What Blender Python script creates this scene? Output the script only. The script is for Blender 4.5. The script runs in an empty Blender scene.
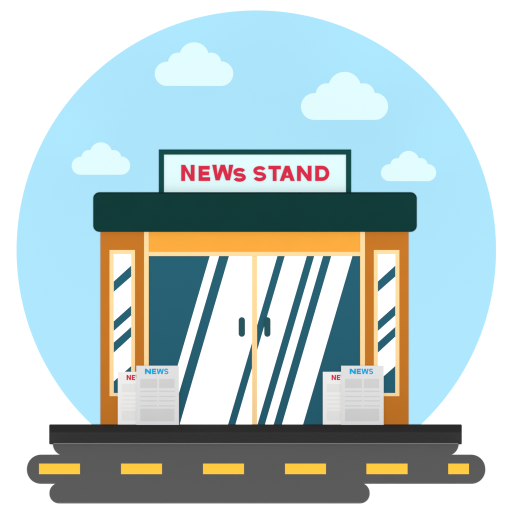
import bpy, bmesh, math, random
from mathutils import Vector, Matrix

scene = bpy.context.scene
COL = scene.collection
R = math.radians

# ------------------------------------------------------------------ camera
TILT = R(12.0)
SN, CS = math.sin(TILT), math.cos(TILT)
PPM = 80.0                       # 80 drawing units per metre
cam_d = bpy.data.cameras.new("camera")
cam = bpy.data.objects.new("camera", cam_d)
COL.objects.link(cam)
cam_d.type = 'ORTHO'
cam_d.ortho_scale = 512.0 / PPM
cam_d.clip_end = 200
cam_d.clip_start = 0.1
target = Vector((0, 0, (424.2 - 256) / PPM / CS))
fwd = Vector((0, CS, -SN))
cam.location = target - fwd * 18
cam.rotation_euler = (R(90) - TILT, 0, 0)
scene.camera = cam

# ------------------------------------------------------------------ world, sun, exposure
world = bpy.data.worlds.new("World")
scene.world = world
world.use_nodes = True
bg = world.node_tree.nodes["Background"]
bg.inputs["Color"].default_value = (1, 1, 1, 1)
bg.inputs["Strength"].default_value = 1.05
sun_d = bpy.data.lights.new("sun", 'SUN')
sun_d.energy = 3.0
sun_d.angle = R(0.25)
sun_d.color = (1.0, 0.99, 0.975)
sun = bpy.data.objects.new("sun", sun_d)
COL.objects.link(sun)
sun.rotation_euler = (R(90 - 12), 0, 0)
sun.location = (-3, -6, 6)
scene.view_settings.view_transform = 'Standard'
scene.view_settings.look = 'None'
scene.view_settings.exposure = 0
scene.view_settings.gamma = 1
scene.view_settings.use_curve_mapping = False


# ------------------------------------------------------------------ helpers
def X(u):
    return (u - 256.0) / PPM


def Z(v, y=0.0):
    """height of a point of depth y seen at drawing height v"""
    return ((424.2 - v) / PPM - y * SN) / CS


def Yg(v, z):
    """depth of a ground point of height z seen at drawing height v"""
    return ((424.2 - v) / PPM - z * CS) / SN


GAIN = 2.0


def lin(h):
    h = h.lstrip('#')
    out = []
    for i in (0, 2, 4):
        c = int(h[i:i + 2], 16) / 255.0
        c = c / 12.92 if c <= 0.04045 else ((c + 0.055) / 1.055) ** 2.4
        out.append(c)
    return out


MATS = {}


def mat(name, hexc, rough=0.7, spec=0.0, var=0.015, scale=6.0, bump=0.0, bscale=60.0, raw=None, gain=None, metal=0.0):
    if name in MATS:
        return MATS[name]
    m = bpy.data.materials.new(name)
    m.use_nodes = True
    nt = m.node_tree
    b = nt.nodes["Principled BSDF"]
    c = raw if raw else [min(0.93, x / g) for x, g in zip(lin(hexc), gain or [GAIN] * 3)]
    tc = nt.nodes.new("ShaderNodeTexCoord")
    nz = nt.nodes.new("ShaderNodeTexNoise")
    nz.inputs["Scale"].default_value = scale
    nz.inputs["Detail"].default_value = 5
    nt.links.new(tc.outputs["Object"], nz.inputs["Vector"])
    rp = nt.nodes.new("ShaderNodeValToRGB")
    rp.color_ramp.elements[0].position = 0.3
    rp.color_ramp.elements[1].position = 0.7
    rp.color_ramp.elements[0].color = [x * (1 - var) for x in c] + [1]
    rp.color_ramp.elements[1].color = [min(0.95, x * (1 + var)) for x in c] + [1]
    nt.links.new(nz.outputs["Fac"], rp.inputs["Fac"])
    nt.links.new(rp.outputs["Color"], b.inputs["Base Color"])
    b.inputs["Roughness"].default_value = rough
    b.inputs["Specular IOR Level"].default_value = spec
    b.inputs["Metallic"].default_value = metal
    if bump > 0:
        n2 = nt.nodes.new("ShaderNodeTexNoise")
        n2.inputs["Scale"].default_value = bscale
        n2.inputs["Detail"].default_value = 4
        nt.links.new(tc.outputs["Object"], n2.inputs["Vector"])
        bp = nt.nodes.new("ShaderNodeBump")
        bp.inputs["Strength"].default_value = bump
        bp.inputs["Distance"].default_value = 0.004
        nt.links.new(n2.outputs["Fac"], bp.inputs["Height"])
        nt.links.new(bp.outputs["Normal"], b.inputs["Normal"])
    MATS[name] = m
    return m


M_SKY = mat("sky_blue", "#aee8ff", gain=[1.92, 1.925, 1.92], var=0.0, spec=0.0)
M_CLOUD = mat("cloud_white", "#e2fdff", gain=[1.91, 1.90, 1.87], var=0.0, spec=0.0)
M_WHITE = mat("ground_white", "#ffffff", raw=[0.93] * 3, var=0.0, spec=0.0)
M_ROOF = mat("roof_green", "#113b38", gain=[1.849, 1.871, 1.866], var=0.03, scale=3, rough=0.6)
M_SIGNF = mat("sign_frame_green", "#124a49", gain=[1.853, 1.84, 1.786], var=0.03, scale=3, rough=0.6)
M_SIGNP = mat("sign_panel", "#e2fcfe", gain=[1.882, 1.876, 1.86], var=0.0)
M_RED = mat("red_letter", "#d72b48", gain=[1.815, 1.824, 1.798], var=0.01)
M_BLUE = mat("blue_letter", "#1aa9e4", gain=[2.382, 1.73, 1.788], var=0.01)
M_OR = mat("orange_wood", "#c87828", gain=[1.825, 1.826, 1.827], var=0.02, scale=4, bump=0.04)
M_LINT = mat("amber_wood", "#f8a93e", gain=[1.753, 1.724, 1.699], var=0.015, scale=4)
M_CREAM = mat("cream_wood", "#ffdb9f", gain=[1.743, 1.743, 1.708], var=0.01)
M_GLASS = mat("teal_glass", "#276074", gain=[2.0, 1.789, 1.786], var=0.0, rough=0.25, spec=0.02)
M_REFLECT = mat("white_reflection", "#ffffff", raw=[0.93] * 3, var=0.0, spec=0.05)  # white of the reflections painted on the glass
M_HAND = mat("handle_teal", "#215862", gain=[2.483, 2.042, 2.005], var=0.0, rough=0.4, spec=0.05)
M_KERB = mat("pavement_charcoal", "#2f2f2f", gain=[1.364, 1.364, 1.364], var=0.05, scale=30, bump=0.15)
M_ROAD = mat("road_asphalt", "#5a5a5a", gain=[1.198, 1.198, 1.198], var=0.05, scale=60, bump=0.12, bscale=150)
M_GUT = mat("gutter_stone", "#737a7e", gain=[0.958, 0.939, 0.92], var=0.02)
M_DASH = mat("yellow_paint", "#fec940", gain=[1.179, 1.171, 1.153], var=0.02, scale=30)
M_PAP1 = mat("newsprint_grey", "#dddddd", gain=[1.616, 1.598, 1.562], var=0.008)
M_PAP2 = mat("newsprint_pale", "#ebeae9", gain=[1.602, 1.6, 1.582], var=0.008)
M_INK1 = mat("picture_grey", "#cacaca", gain=[1.526, 1.526, 1.508], var=0.008)
M_INK2 = mat("picture_pale", "#dddddc", gain=[1.544, 1.527, 1.525], var=0.008)
M_ROOFTOP = mat("roof_sheet", "#2a4a48", var=0.04)


def link(name, me, m, parent=None):
    me.materials.append(m)
    o = bpy.data.objects.new(name, me)
    COL.objects.link(o)
    if parent:
        o.parent = parent
        o.location = -Vector(parent.location)
    return o


def finish(bm, name, bevel=0.0, seg=2):
    bmesh.ops.remove_doubles(bm, verts=bm.verts, dist=1e-6)
    bmesh.ops.recalc_face_normals(bm, faces=bm.faces)
    if bevel > 0:
        es = [e for e in bm.edges if len(e.link_faces) == 2 and e.calc_face_angle(0) > R(40)]
        bmesh.ops.bevel(bm, geom=es, offset=bevel, segments=seg, affect='EDGES', profile=0.5)
    me = bpy.data.meshes.new(name)
    bm.to_mesh(me)
    bm.free()
    return me


def add_box(bm, x0, x1, y0, y1, z0, z1):
    vs = [bm.verts.new(p) for p in ((x0, y0, z0), (x1, y0, z0), (x1, y1, z0), (x0, y1, z0),
                                    (x0, y0, z1), (x1, y0, z1), (x1, y1, z1), (x0, y1, z1))]
    for f in ((3, 2, 1, 0), (4, 5, 6, 7), (0, 1, 5, 4), (1, 2, 6, 5), (2, 3, 7, 6), (3, 0, 4, 7)):
        bm.faces.new([vs[i] for i in f])


def box(name, m, parent, x0, x1, y0, y1, z0, z1, bevel=0.0):
    bm = bmesh.new()
    add_box(bm, x0, x1, y0, y1, z0, z1)
    return link(name, finish(bm, name, bevel), m, parent)


def fbox(name, m, parent, u0, u1, v0, v1, yf, yb, bevel=0.002):
    """box whose front face (depth yf) covers u0..u1, v0..v1 of the elevation"""
    return box(name, m, parent, X(u0), X(u1), yf, yb, Z(v1, yf), Z(v0, yf), bevel)


def add_prism(bm, pts, y0, y1):
    """pts in (x, z), extruded from y0 to y1"""
    a = [bm.verts.new((p[0], y0, p[1])) for p in pts]
    b = [bm.verts.new((p[0], y1, p[1])) for p in pts]
    n = len(pts)
    bm.faces.new(a)
    bm.faces.new(list(reversed(b)))
    for i in range(n):
        j = (i + 1) % n
        bm.faces.new((a[j], a[i], b[i], b[j]))


def add_flat(bm, pts, z0, z1):
    """pts in (x, y), extruded from z0 to z1"""
    a = [bm.verts.new((p[0], p[1], z0)) for p in pts]
    b = [bm.verts.new((p[0], p[1], z1)) for p in pts]
    n = len(pts)
    bm.faces.new(list(reversed(a)))
    bm.faces.new(b)
    for i in range(n):
        j = (i + 1) % n
        bm.faces.new((a[i], a[j], b[j], b[i]))


def arc(cx, cy, r, a0, a1, n=16, ry=None):
    ry = ry or r
    return [(cx + r * math.cos(R(a0 + (a1 - a0) * i / n)), cy + ry * math.sin(R(a0 + (a1 - a0) * i / n))) for i in range(n + 1)]


def empty(name, loc):
    o = bpy.data.objects.new(name, None)
    o.location = loc
    o.empty_display_size = 0.2
    COL.objects.link(o)
    return o


def tag(o, label=None, cat=None, group=None, kind=None):
    if label:
        o["label"] = label
    if cat:
        o["category"] = cat
    if group:
        o["group"] = group
    if kind:
        o["kind"] = kind
    return o


# ------------------------------------------------------------------ lettering
def stroke(pts, w):
    """closed outline of a constant-width stroke along pts"""
    L, Rr = [], []
    n = len(pts)
    for i, p in enumerate(pts):
        a = pts[max(0, i - 1)]
        b = pts[min(n - 1, i + 1)]
        dx, dy = b[0] - a[0], b[1] - a[1]
        d = math.hypot(dx, dy) or 1
        nx, ny = -dy / d * w / 2, dx / d * w / 2
        L.append((p[0] + nx, p[1] + ny))
        Rr.append((p[0] - nx, p[1] - ny))
    return L + Rr[::-1]


def glyph(ch, w, h, t):
    """outlines (list of polygons, holes included) in a w x h box, stem t, y up"""
    if ch == 'N':
        return [[(0, 0), (t, 0), (t, h - t * 1.55), (w - t, 0), (w, 0), (w, h), (w - t, h), (w - t, t * 1.55), (t, h), (0, h)]]
    if ch == 'E':
        q = t * 0.95
        return [[(0, 0), (w, 0), (w, q), (t, q), (t, h / 2 - q / 2), (w * .9, h / 2 - q / 2), (w * .9, h / 2 + q / 2),
                 (t, h / 2 + q / 2), (t, h - q), (w * .96, h - q), (w * .96, h), (0, h)]]
    if ch == 'T':
        q = t * 0.9
        return [[(w / 2 - t / 2, 0), (w / 2 + t / 2, 0), (w / 2 + t / 2, h - q), (w, h - q), (w, h), (0, h), (0, h - q), (w / 2 - t / 2, h - q)]]
    if ch == 'W':
        k = t * 1.1
        m = w / 2
        return [[(0, h), (w * .25 - k * .45, 0), (w * .25 + k * .5, 0), (m, h * .62), (w * .75 - k * .5, 0), (w * .75 + k * .45, 0),
                 (w, h), (w - k, h), (w * .75 , h * .36), (m + k * .5, h), (m - k * .5, h), (w * .25, h * .36), (k, h)]]
    if ch == 'A':
        k = t * 1.1
        s = (w / 2 - k * .5) / h
        out = [(0, 0), (k, 0), (k + s * h * .2, h * .2), (w - k - s * h * .2, h * .2), (w - k, 0), (w, 0), (w / 2 + k * .5, h), (w / 2 - k * .5, h)]
        y0, y1 = h * .2 + t * .62, h * .82
        hw = (w / 2 - k) - s * y0
        hole = [(w / 2 - hw, y0), (w / 2 + hw, y0), (w / 2, min(y1, y0 + hw / s))]
        return [out, hole]
    if ch == 'D':
        r = h / 2
        out = [(0, 0)] + [(w - r * .92 + x * .92, y) for x, y in arc(0, r, r, -90, 90, 18)] + [(0, h)]
        ri = r - t * .95
        hole = [(t, t * .95)] + [(w - r * .92 - 0 + x * .85, y) for x, y in arc(0, r, ri, -90, 90, 18)] + [(t, h - t * .95)]
        return [out, hole]
    if ch == 'S':
        # two-lobe centre line
        tt = t * 1.0
        rx, ry = (w - tt) / 2, (h - tt) / 4
        cx = w / 2
        yt, yb = h - tt / 2 - ry, tt / 2 + ry
        up = [(cx + rx * .97 * math.cos(R(a)), yt + ry * math.sin(R(a))) for a in range(22, 266, 8)]
        dn = [(cx + rx * math.cos(R(a)), yb + ry * math.sin(R(a))) for a in range(88, -161, -8)]
        return [stroke(up + dn, tt)]
    raise ValueError(ch)


def lettering(name, specs, yf, depth, m, parent, bevel=0.0):
    """specs: (char, u0, u1, v_top, v_bottom, stem) measured on the elevation"""
    cu = bpy.data.curves.new(name, 'CURVE')
    cu.dimensions = '2D'
    cu.fill_mode = 'BOTH'
    cu.extrude = depth / 2
    for ch, u0, u1, v0, v1, t in specs:
        w, h = (u1 - u0) / PPM, Z(v0, yf) - Z(v1, yf)
        for poly in glyph(ch, w, h, t / PPM):
            sp = cu.splines.new('POLY')
            sp.points.add(len(poly) - 1)
            for i, (px, py) in enumerate(poly):
                sp.points[i].co = (X(u0) + px, Z(v1, yf) + py, 0, 1)
            sp.use_cyclic_u = True
    tmp = bpy.data.objects.new(name + "_tmp", cu)
    COL.objects.link(tmp)
    bpy.context.view_layer.update()
    dg = bpy.context.evaluated_depsgraph_get()
    me = bpy.data.meshes.new_from_object(tmp.evaluated_get(dg))
    bpy.data.objects.remove(tmp)
    bpy.data.curves.remove(cu)
    me.transform(Matrix.Translation((0, yf + depth / 2, 0)) @ Matrix.Rotation(R(90), 4, 'X'))
    me.name = name
    me.materials.clear()
    return link(name, me, m, parent)


# ------------------------------------------------------------------ setting
ZR = -0.137          # road surface
ZG = -0.150          # white ground round the road
YK = -0.5            # front edge of the pavement
bm = bmesh.new()
bu0, bu1 = X(101.5), X(407.5)
add_flat(bm, [(-14, -12), (14, -12), (14, YK), (bu1, YK), (bu1, 1.78), (bu0, 1.78), (bu0, YK), (-14, YK)], ZG - 0.25, ZG)
tag(link("ground", finish(bm, "ground"), M_WHITE), kind="structure")

# sky disc standing behind the shop
YD = 7.0
rx = 239.8 / PPM
bm = bmesh.new()
pts = arc(0, 0, rx, 0, 360 - 360 / 240, 239)
add_prism(bm, pts, 0.0, 0.06)
sky = link("sky", finish(bm, "sky"), M_SKY)
sky.location = (X(256.3), YD, Z(250.2, YD))
sky.rotation_euler.x = -TILT
tag(sky, kind="structure")

# road: three bands lying side by side with rounded ends, joined into one sheet
SY = R(1)
def gy(v):
    return Yg(v, ZR)
def px_arc(cu_, cv, r, a0, a1, n=14):
    """arc of the plan outline; angle clockwise from +u with v downwards"""
    return [(X(cu_ + r * math.cos(R(a0 + (a1 - a0) * i / n))), gy(cv + r * math.sin(R(a0 + (a1 - a0) * i / n)))) for i in range(n + 1)]
o = []
v1, v2, v3 = 454.6, 482.9, 502.5
o += [(X(53.0), gy(440.0))]
o += px_arc(64.5, v1 - 11.5, 11.5, 180, 90)                    # lower left corner of first band
o += [(X(58), gy(v1))]
o += px_arc(41.1, (v1 + v2) / 2, (v2 - v1) / 2, 270, 90, 22)   # left end of second band
o += [(X(56), gy(v2))]
o += px_arc(59.3, (v2 + v3) / 2, (v3 - v2) / 2, 250, 90, 20)
o += px_arc(359.8, (v2 + v3) / 2, (v3 - v2) / 2, 90, -70, 20)
o += [(X(364), gy(v2))]
o += px_arc(471.1, (v1 + v2) / 2, (v2 - v1) / 2, 90, -90, 22)
o += [(X(452), gy(v1))]
o += px_arc(447.0, v1 - 11.5, 11.5, 90, 0)
o += [(X(458.5), gy(440.0))]
# drop near-duplicate neighbours
oo = [o[0]]
for p in o[1:]:
    if math.hypot(p[0] - oo[-1][0], p[1] - oo[-1][1]) > 1e-3:
        oo.append(p)
bm = bmesh.new()
add_flat(bm, oo, ZG - 0.004, ZR)
tag(link("road", finish(bm, "road"), M_ROAD), kind="structure")

# pavement slab in front of the shop
YK = -0.5
bm = bmesh.new()
add_box(bm, X(49.2), X(461.8), YK, 0.0, ZG - 0.004, 0.0)
tag(link("pavement", finish(bm, "pavement", 0.012), M_KERB), kind="structure")
bm = bmesh.new()
add_box(bm, X(53.4), X(458), YK - 0.045, YK - 0.003, ZR - 0.003, ZR + 0.003)
tag(link("gutter", finish(bm, "gutter"), M_GUT), kind="structure")

for i, (a, b) in enumerate(((39, 80), (121, 162), (203, 244), (285, 326), (366.4, 407.6), (448.2, 469))):
    bm = bmesh.new()
    add_box(bm, X(a), X(b), gy(474.1), gy(463.9), ZR - 0.002, ZR + 0.004)
    tag(link("road_marking", finish(bm, "road_marking"), M_DASH), kind="structure", group="yellow dashes along the middle of the road")

# ------------------------------------------------------------------ clouds
def cloud(u0, u1, v0, v1, y, label):
    W, H = u1 - u0, v1 - v0
    def P(fx, fy, r):         # fractions of the reference cloud 78.6 x 43.8
        return (u0 + fx / 78.6 * W, v0 + fy / 43.8 * H, r / 78.6 * W)
    lobes = [P(12.2, 31.6, 12.2), P(23.2, 20.3, 9.9), P(39.4, 14.9, 14.9), P(56.6, 20.3, 9.9), P(66.3, 31.4, 12.3)]
    # outline = upper envelope of the lobes, then a flat base with rounded ends
    N = 260
    top = []
    for i in range(N + 1):
        s = (1 - math.cos(math.pi * i / N)) / 2
        u = u0 + W * s
        best = None
        for cu_, cv, r in lobes:
            d = r * r - (u - cu_) ** 2
            if d >= -1e-6:
                v = cv - math.sqrt(max(0, d))
                best = v if best is None else min(best, v)
        top.append((u, best))
    bot = []
    rl, rr = lobes[0], lobes[4]
    for i in range(19):
        a = R(0 + 90 * i / 18)
        bot.append((rr[0] + (u1 - rr[0]) * math.cos(a), rr[1] + (v1 - rr[1]) * math.sin(a)))
    for i in range(19):
        a = R(90 + 90 * i / 18)
        bot.append((rl[0] + (rl[0] - u0) * math.cos(a), rl[1] + (v1 - rl[1]) * math.sin(a)))
    out = []
    for p in top + bot:
        q = (X(p[0]) - X((u0 + u1) / 2), (v1 - p[1]) / PPM)
        if not out or math.hypot(q[0] - out[-1][0], q[1] - out[-1][1]) > 2e-3:
            out.append(q)
    if math.hypot(out[0][0] - out[-1][0], out[0][1] - out[-1][1]) < 2e-3:
        out.pop()
    bm = bmesh.new()
    add_prism(bm, out, 0.0, 0.2)
    me = finish(bm, "cloud")
    c = Vector((X((u0 + u1) / 2), y, Z(v1, y)))
    ob = link("cloud", me, M_CLOUD)
    ob.location = c
    ob.rotation_euler.x = -TILT
    tag(ob, label, "cloud", "white clouds in the blue sky")

cloud(154.7, 233.3, 42.2, 86.0, 6.1, "white puffy cloud high up left of centre, above the left end of the shop sign")
cloud(300.9, 388.2, 72.0, 120.0, 6.1, "biggest of the white puffy clouds, above the right end of the shop sign")
cloud(71.6, 130.2, 142.3, 174.8, 6.1, "low small white cloud left of the shop sign, above the left end of the roof")
cloud(380.9, 436.2, 151.0, 181.2, 6.1, "smallest low white cloud right of the shop sign, above the right end of the roof")

# ------------------------------------------------------------------ the shop
shop = empty("newsstand", (X(254.5), 0.9, ZG))
tag(shop, "orange newsstand shop with dark green roof band and double glass doors", "shop")

# wall: closed shell behind the shopfront, its top falling to the rear
bm = bmesh.new()
xa, xb = X(101.5), X(407.5)
prof = [(0.03, ZG + 0.001), (1.78, ZG + 0.001), (1.78, 2.30), (0.03, 2.64)]
a = [bm.verts.new((xa, p[0], p[1])) for p in prof]
b = [bm.verts.new((xb, p[0], p[1])) for p in prof]
bm.faces.new(a)
bm.faces.new(b[::-1])
for i in range(4):
    j = (i + 1) % 4
    bm.faces.new((a[j], a[i], b[i], b[j]))
link("wall", finish(bm, "wall"), M_OR, shop)

# orange piers of the front
YP = -0.004
for u0, u1 in ((100.4, 144.0), (365.0, 408.6)):
    fbox("pier", M_OR, shop, u0, u1, 228, 424.6, YP, 0.03, 0.001)

# cream posts of the door frame, rail and amber lintel
YF = -0.0065
for u0, u1 in ((144.0, 148.8), (360.1, 365.0)):
    fbox("door_post", M_CREAM, shop, u0 + .03, u1 - .03, 228, 424.6, YF, 0.03, 0.001)
fbox("lintel", M_LINT, shop, 148.8, 360.1, 228, 251.8, -0.002, 0.03, 0.001)
fbox("door_rail", M_CREAM, shop, 148.8, 360.1, 251.85, 256.1, -0.005, 0.03, 0.001)


def clip_band(pu, xl, xr, v0, v1, slope):
    """parallelogram of a leaning band, clipped to the pane (Sutherland-Hodgman on x)"""
    poly = pu
    def clip(poly, f, g):
        out = []
        for i in range(len(poly)):
            p, q = poly[i], poly[(i + 1) % len(poly)]
            ip, iq = f(p) >= 0, f(q) >= 0
            if ip:
                out.append(p)
            if ip != iq:
                t = f(p) / (f(p) - f(q))
                out.append((p[0] + (q[0] - p[0]) * t, p[1] + (q[1] - p[1]) * t))
        return out
    poly = clip(poly, lambda p: p[0] - xl, None)
    if poly:
        poly = clip(poly, lambda p: xr - p[0], None)
    if poly:
        poly = clip(poly, lambda p: p[1] - v0, None)
    if poly:
        poly = clip(poly, lambda p: v1 - p[1], None)
    return poly


def reflection_band(name, parent, poly, yf, yb):  # thin white prism standing in for a reflection on glass
    if len(poly) < 3:
        return
    bm = bmesh.new()
    add_prism(bm, [(X(u), Z(v, yf)) for u, v in poly], yf, yb)
    link(name, finish(bm, name), M_REFLECT, parent)


# two door leaves
VB = 424.5
bands = [(209.8, 219.0), (229.0, 277.3), (284.8, 306.7), (314.3, 322.9), (331.3, 352.3)]  # door glass reflections, modelled as slanted white bands
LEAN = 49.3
for xl, xr, hu in ((148.8, 252.0, (238.6, 245.0)), (257.1, 360.1, (264.2, 270.5))):
    door = empty("door", (X((xl + xr) / 2), 0.0, 0.0))
    door.parent = shop
    door.location = Vector((X((xl + xr) / 2), 0.0, 0.0)) - shop.location
    M = Vector((X((xl + xr) / 2), 0.0, 0.0))
    def child(ob):
        ob.parent = door
        ob.location = -M
        return ob
    child(fbox("pane", M_GLASS, None, xl, xr, 256.2, VB, 0.004, 0.03, 0.0))
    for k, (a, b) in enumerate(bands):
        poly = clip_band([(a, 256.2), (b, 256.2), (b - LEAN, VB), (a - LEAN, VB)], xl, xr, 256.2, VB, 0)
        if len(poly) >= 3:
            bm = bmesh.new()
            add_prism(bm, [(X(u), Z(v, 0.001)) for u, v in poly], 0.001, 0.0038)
            child(link("painted_reflection", finish(bm, "painted_reflection"), M_REFLECT))
    # meeting stile belongs half to each leaf
    s0, s1 = ((252.0, 254.5) if xl < 200 else (254.55, 257.1))
    child(fbox("stile", M_CREAM, None, s0, s1, 256.2, VB, -0.0045, 0.03, 0.0))
    # upright rounded pull handle
    hw = (hu[1] - hu[0]) / 2
    yh = -0.03
    zc0, zc1 = Z(337.0 - hw, yh), Z(317.2 + hw, yh)
    r = hw / PPM
    cx = X((hu[0] + hu[1]) / 2)
    bm = bmesh.new()
    pts = arc(cx, zc1, r, 0, 180, 14) + arc(cx, zc0, r, 180, 360, 14)
    add_prism(bm, pts, yh, yh + 0.014)
    me = finish(bm, "handle", 0.004, 2)
    bm = bmesh.new()
    bm.from_mesh(me)
    for zz in (zc0, zc1):
        add_box(bm, cx - 0.01, cx + 0.01, yh + 0.012, 0.002, zz - 0.012, zz + 0.012)
    me2 = bpy.data.meshes.new("handle")
    bm.to_mesh(me2)
    bm.free()
    child(link("handle", me2, M_HAND))

# narrow side windows in the piers
for ul, ur, gl, gr in ((109.5, 135.0, 113.8, 131.1), (373.8, 399.4, 377.9, 395.2)):
    M = Vector((X((ul + ur) / 2), YP, Z(396, YP)))
    win = empty("window", M)
    win.parent = shop
    win.location = M - shop.location
    yf = -0.010
    bm = bmesh.new()
    add_box(bm, X(ul), X(ur), yf, YP + .001, Z(254.0, yf), Z(250.0, yf))
    add_box(bm, X(ul), X(ur), yf, YP + .001, Z(396.2, yf), Z(393.0, yf))
    add_box(bm, X(ul), X(gl), yf, YP + .001, Z(393.0, yf), Z(254.0, yf))
    add_box(bm, X(gr), X(ur), yf, YP + .001, Z(393.0, yf), Z(254.0, yf))
    f = link("frame", finish(bm, "frame"), M_CREAM)
    f.parent = win
    f.location = -M
    p = fbox("pane", M_GLASS, None, gl, gr, 253.8, 393.1, YP - 0.003, YP + 0.001, 0.0)
    p.parent = win
    p.location = -M
    # window reflections painted as white bands between the dark ones (values on left edge, right edge)
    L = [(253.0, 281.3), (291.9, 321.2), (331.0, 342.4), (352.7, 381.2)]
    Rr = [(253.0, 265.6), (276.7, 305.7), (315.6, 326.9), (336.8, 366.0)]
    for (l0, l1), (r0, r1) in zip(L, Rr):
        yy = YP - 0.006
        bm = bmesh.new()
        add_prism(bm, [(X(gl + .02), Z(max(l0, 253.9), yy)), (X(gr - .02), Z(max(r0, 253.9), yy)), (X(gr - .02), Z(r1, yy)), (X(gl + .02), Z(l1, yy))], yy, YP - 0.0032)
        s = link("painted_reflection", finish(bm, "painted_reflection"), M_REFLECT)
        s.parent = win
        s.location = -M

# roof: long rounded band over the front, roof sheet falling to the rear behind it
yf, yb = -0.075, 0.045
zt = Z(191.9, yb)                 # top seen at its rear edge
zb = Z(232.2, yf)
x0, x1 = X(93.2), X(416.8)
rr = 6.3 / PPM
bm = bmesh.new()
pts = arc(x1 - rr, zt - rr, rr, 0, 90, 10) + arc(x0 + rr, zt - rr, rr, 90, 180, 10) + arc(x0 + rr, zb + rr, rr, 180, 270, 10) + arc(x1 - rr, zb + rr, rr, 270, 360, 10)
add_prism(bm, pts, yf, yb)
me = finish(bm, "roof", 0.02, 4)
roof = link("roof", me, M_ROOF, shop)
bm = bmesh.new()
prof = [(0.05, 2.66), (1.86, 2.325), (1.86, 2.39), (0.05, 2.75)]
a = [bm.verts.new((x0 + .08, p[0], p[1])) for p in prof]
b = [bm.verts.new((x1 - .08, p[0], p[1])) for p in prof]
bm.faces.new(a)
bm.faces.new(b[::-1])
for i in range(4):
    j = (i + 1) % 4
    bm.faces.new((a[j], a[i], b[i], b[j]))
link("roof_sheet", finish(bm, "roof_sheet"), M_ROOFTOP, shop)

# ------------------------------------------------------------------ sign on the roof
ys = 0.050
SM = Vector((X(255), ys + 0.06, 2.70))
sign = empty("shop_sign", SM)
tag(sign, "pale sign board reading NEWs STAND in red letters on the roof band", "sign")
u0, u1 = 158.8, 351.2
zt, zb = Z(149.5, ys + 0.05), 2.79
zt2 = Z(154.6, ys)
bm = bmesh.new()
add_box(bm, X(u0), X(u1), ys, ys + 0.05, zt2, zt)
add_box(bm, X(u0), X(u0 + 5.2), ys, ys + 0.05, zb, zt2)
add_box(bm, X(u1 - 5.2), X(u1), ys, ys + 0.05, zb, zt2)
link("frame", finish(bm, "frame"), M_SIGNF, sign)
box("panel", M_SIGNP, sign, X(u0 + 5.2), X(u1 - 5.2), ys + 0.012, ys + 0.045, zb, zt2 - 0.0005)
bm = bmesh.new()
bm.free()
for u in (190, 320):
    box("bracket", M_SIGNF, sign, X(u) - .03, X(u) + .03, ys + 0.0505, ys + 0.18, 2.66, 3.15)
T = 3.9
specs = [('N', 181.2, 194.6, 165.0, 181.0, T), ('E', 198.6, 210.2, 166.0, 181.0, T), ('W', 212.2, 233.3, 164.9, 180.4, T),
         ('S', 233.2, 245.9, 168.0, 181.8, 3.4), ('S', 253.2, 266.2, 166.2, 181.3, 3.4), ('T', 268.4, 280.9, 165.9, 181.0, T),
         ('A', 279.7, 294.8, 165.9, 181.0, T), ('N', 297.0, 311.6, 165.9, 181.0, T), ('D', 315.2, 329.3, 165.9, 181.0, T)]
for sp in specs:
    lettering("letter", [sp], ys + 0.002, 0.012, M_RED, sign)


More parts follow.
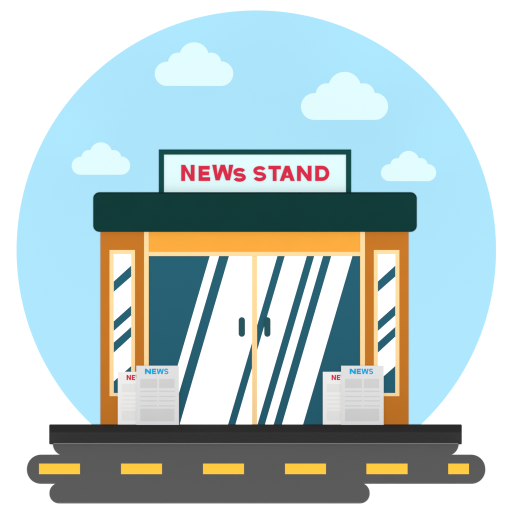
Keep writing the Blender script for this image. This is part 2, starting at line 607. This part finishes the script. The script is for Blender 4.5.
# ------------------------------------------------------------------ newspapers leaning on the front
def newspaper(u0, y, front, label):
    w = 42.6
    vt = 365.7 if front else 371.8
    pm, im = (M_PAP1, M_INK1) if front else (M_PAP2, M_INK2)
    n = empty("newspaper", (X(u0 + w / 2), y, 0.001))
    th = 0.014
    zt = Z(vt, y)
    # folded pages: three sheets behind one another, joined by the fold at the left
    bm = bmesh.new()
    for k in range(3):
        y0 = y + k * 0.005
        add_box(bm, X(u0) + k * .0015, X(u0 + w) - k * .002, y0, y0 + 0.0042, 0.001, zt - k * 0.003)
    add_box(bm, X(u0) + .004, X(u0) + .010, y + 0.004, y + 0.0105, 0.002, zt - .008)
    link("pages", finish(bm, "pages"), pm, n)
    yp = y - 0.0012
    def blk(name, a, b, c, d):
        fbox(name, im, n, u0 + a, u0 + b, c, d, yp, y - 0.0001, 0.0)
    if front:
        for a, b in ((4.0, 20.8), (22.8, 38.0)):
            blk("picture", a, b, 378.9, 387.9)
        blk("picture", 4.0, 38.0, 408.7, 421.0)
        rows, c1, c2 = (391.3, 396.4, 400.8, 405.8), (4.0, 20.8), (22.8, 38.8)
    else:
        blk("picture", 4.0, 38.0, 383.9, 392.0)
        blk("picture", 4.0, 38.0, 410.6, 420.6)
        rows, c1, c2 = (395.7, 399.8, 403.9, 408.0), (4.0, 20.8), (22.8, 38.8)
    bm = bmesh.new()
    for v in rows:
        for a, b in (c1, c2):
            add_box(bm, X(u0 + a), X(u0 + b), yp, y - 0.0001, Z(v + .55, yp), Z(v - .55, yp))
    link("text_lines", finish(bm, "text_lines"), im, n)
    if front:
        a = u0 + 8.6
        sp = [('N', a, a + 6.2, 368.7, 374.1, 1.7), ('E', a + 7.0, a + 11.4, 368.7, 374.1, 1.5),
              ('W', a + 11.8, a + 18.9, 368.7, 374.1, 1.35), ('S', a + 19.2, a + 23.5, 368.6, 374.2, 1.15)]
        lettering("headline", sp, yp, 0.001, M_BLUE, n)
    else:
        a = u0 + 8.8
        sp = [('N', a, a + 4.4, 374.9, 380.1, 1.35), ('E', a + 5.2, a + 8.6, 374.9, 380.1, 1.25),
              ('W', a + 8.9, a + 15.4, 374.9, 380.1, 1.25), ('S', a + 15.8, a + 20.0, 374.9, 380.1, 1.25)]
        lettering("headline", sp, yp, 0.001, M_RED, n)
    tag(n, label, "newspaper", "newspapers standing against the shopfront")

newspaper(117.8, -0.026, False, "pale newspaper with red headline, left of the doors behind the blue headed one")
newspaper(136.3, -0.043, True, "grey newspaper with blue NEWS headline, in front at the left door")
newspaper(322.8, -0.026, False, "pale newspaper with red headline, at the right door behind the blue headed one")
newspaper(341.1, -0.043, True, "grey newspaper with blue NEWS headline, in front of the right pier")
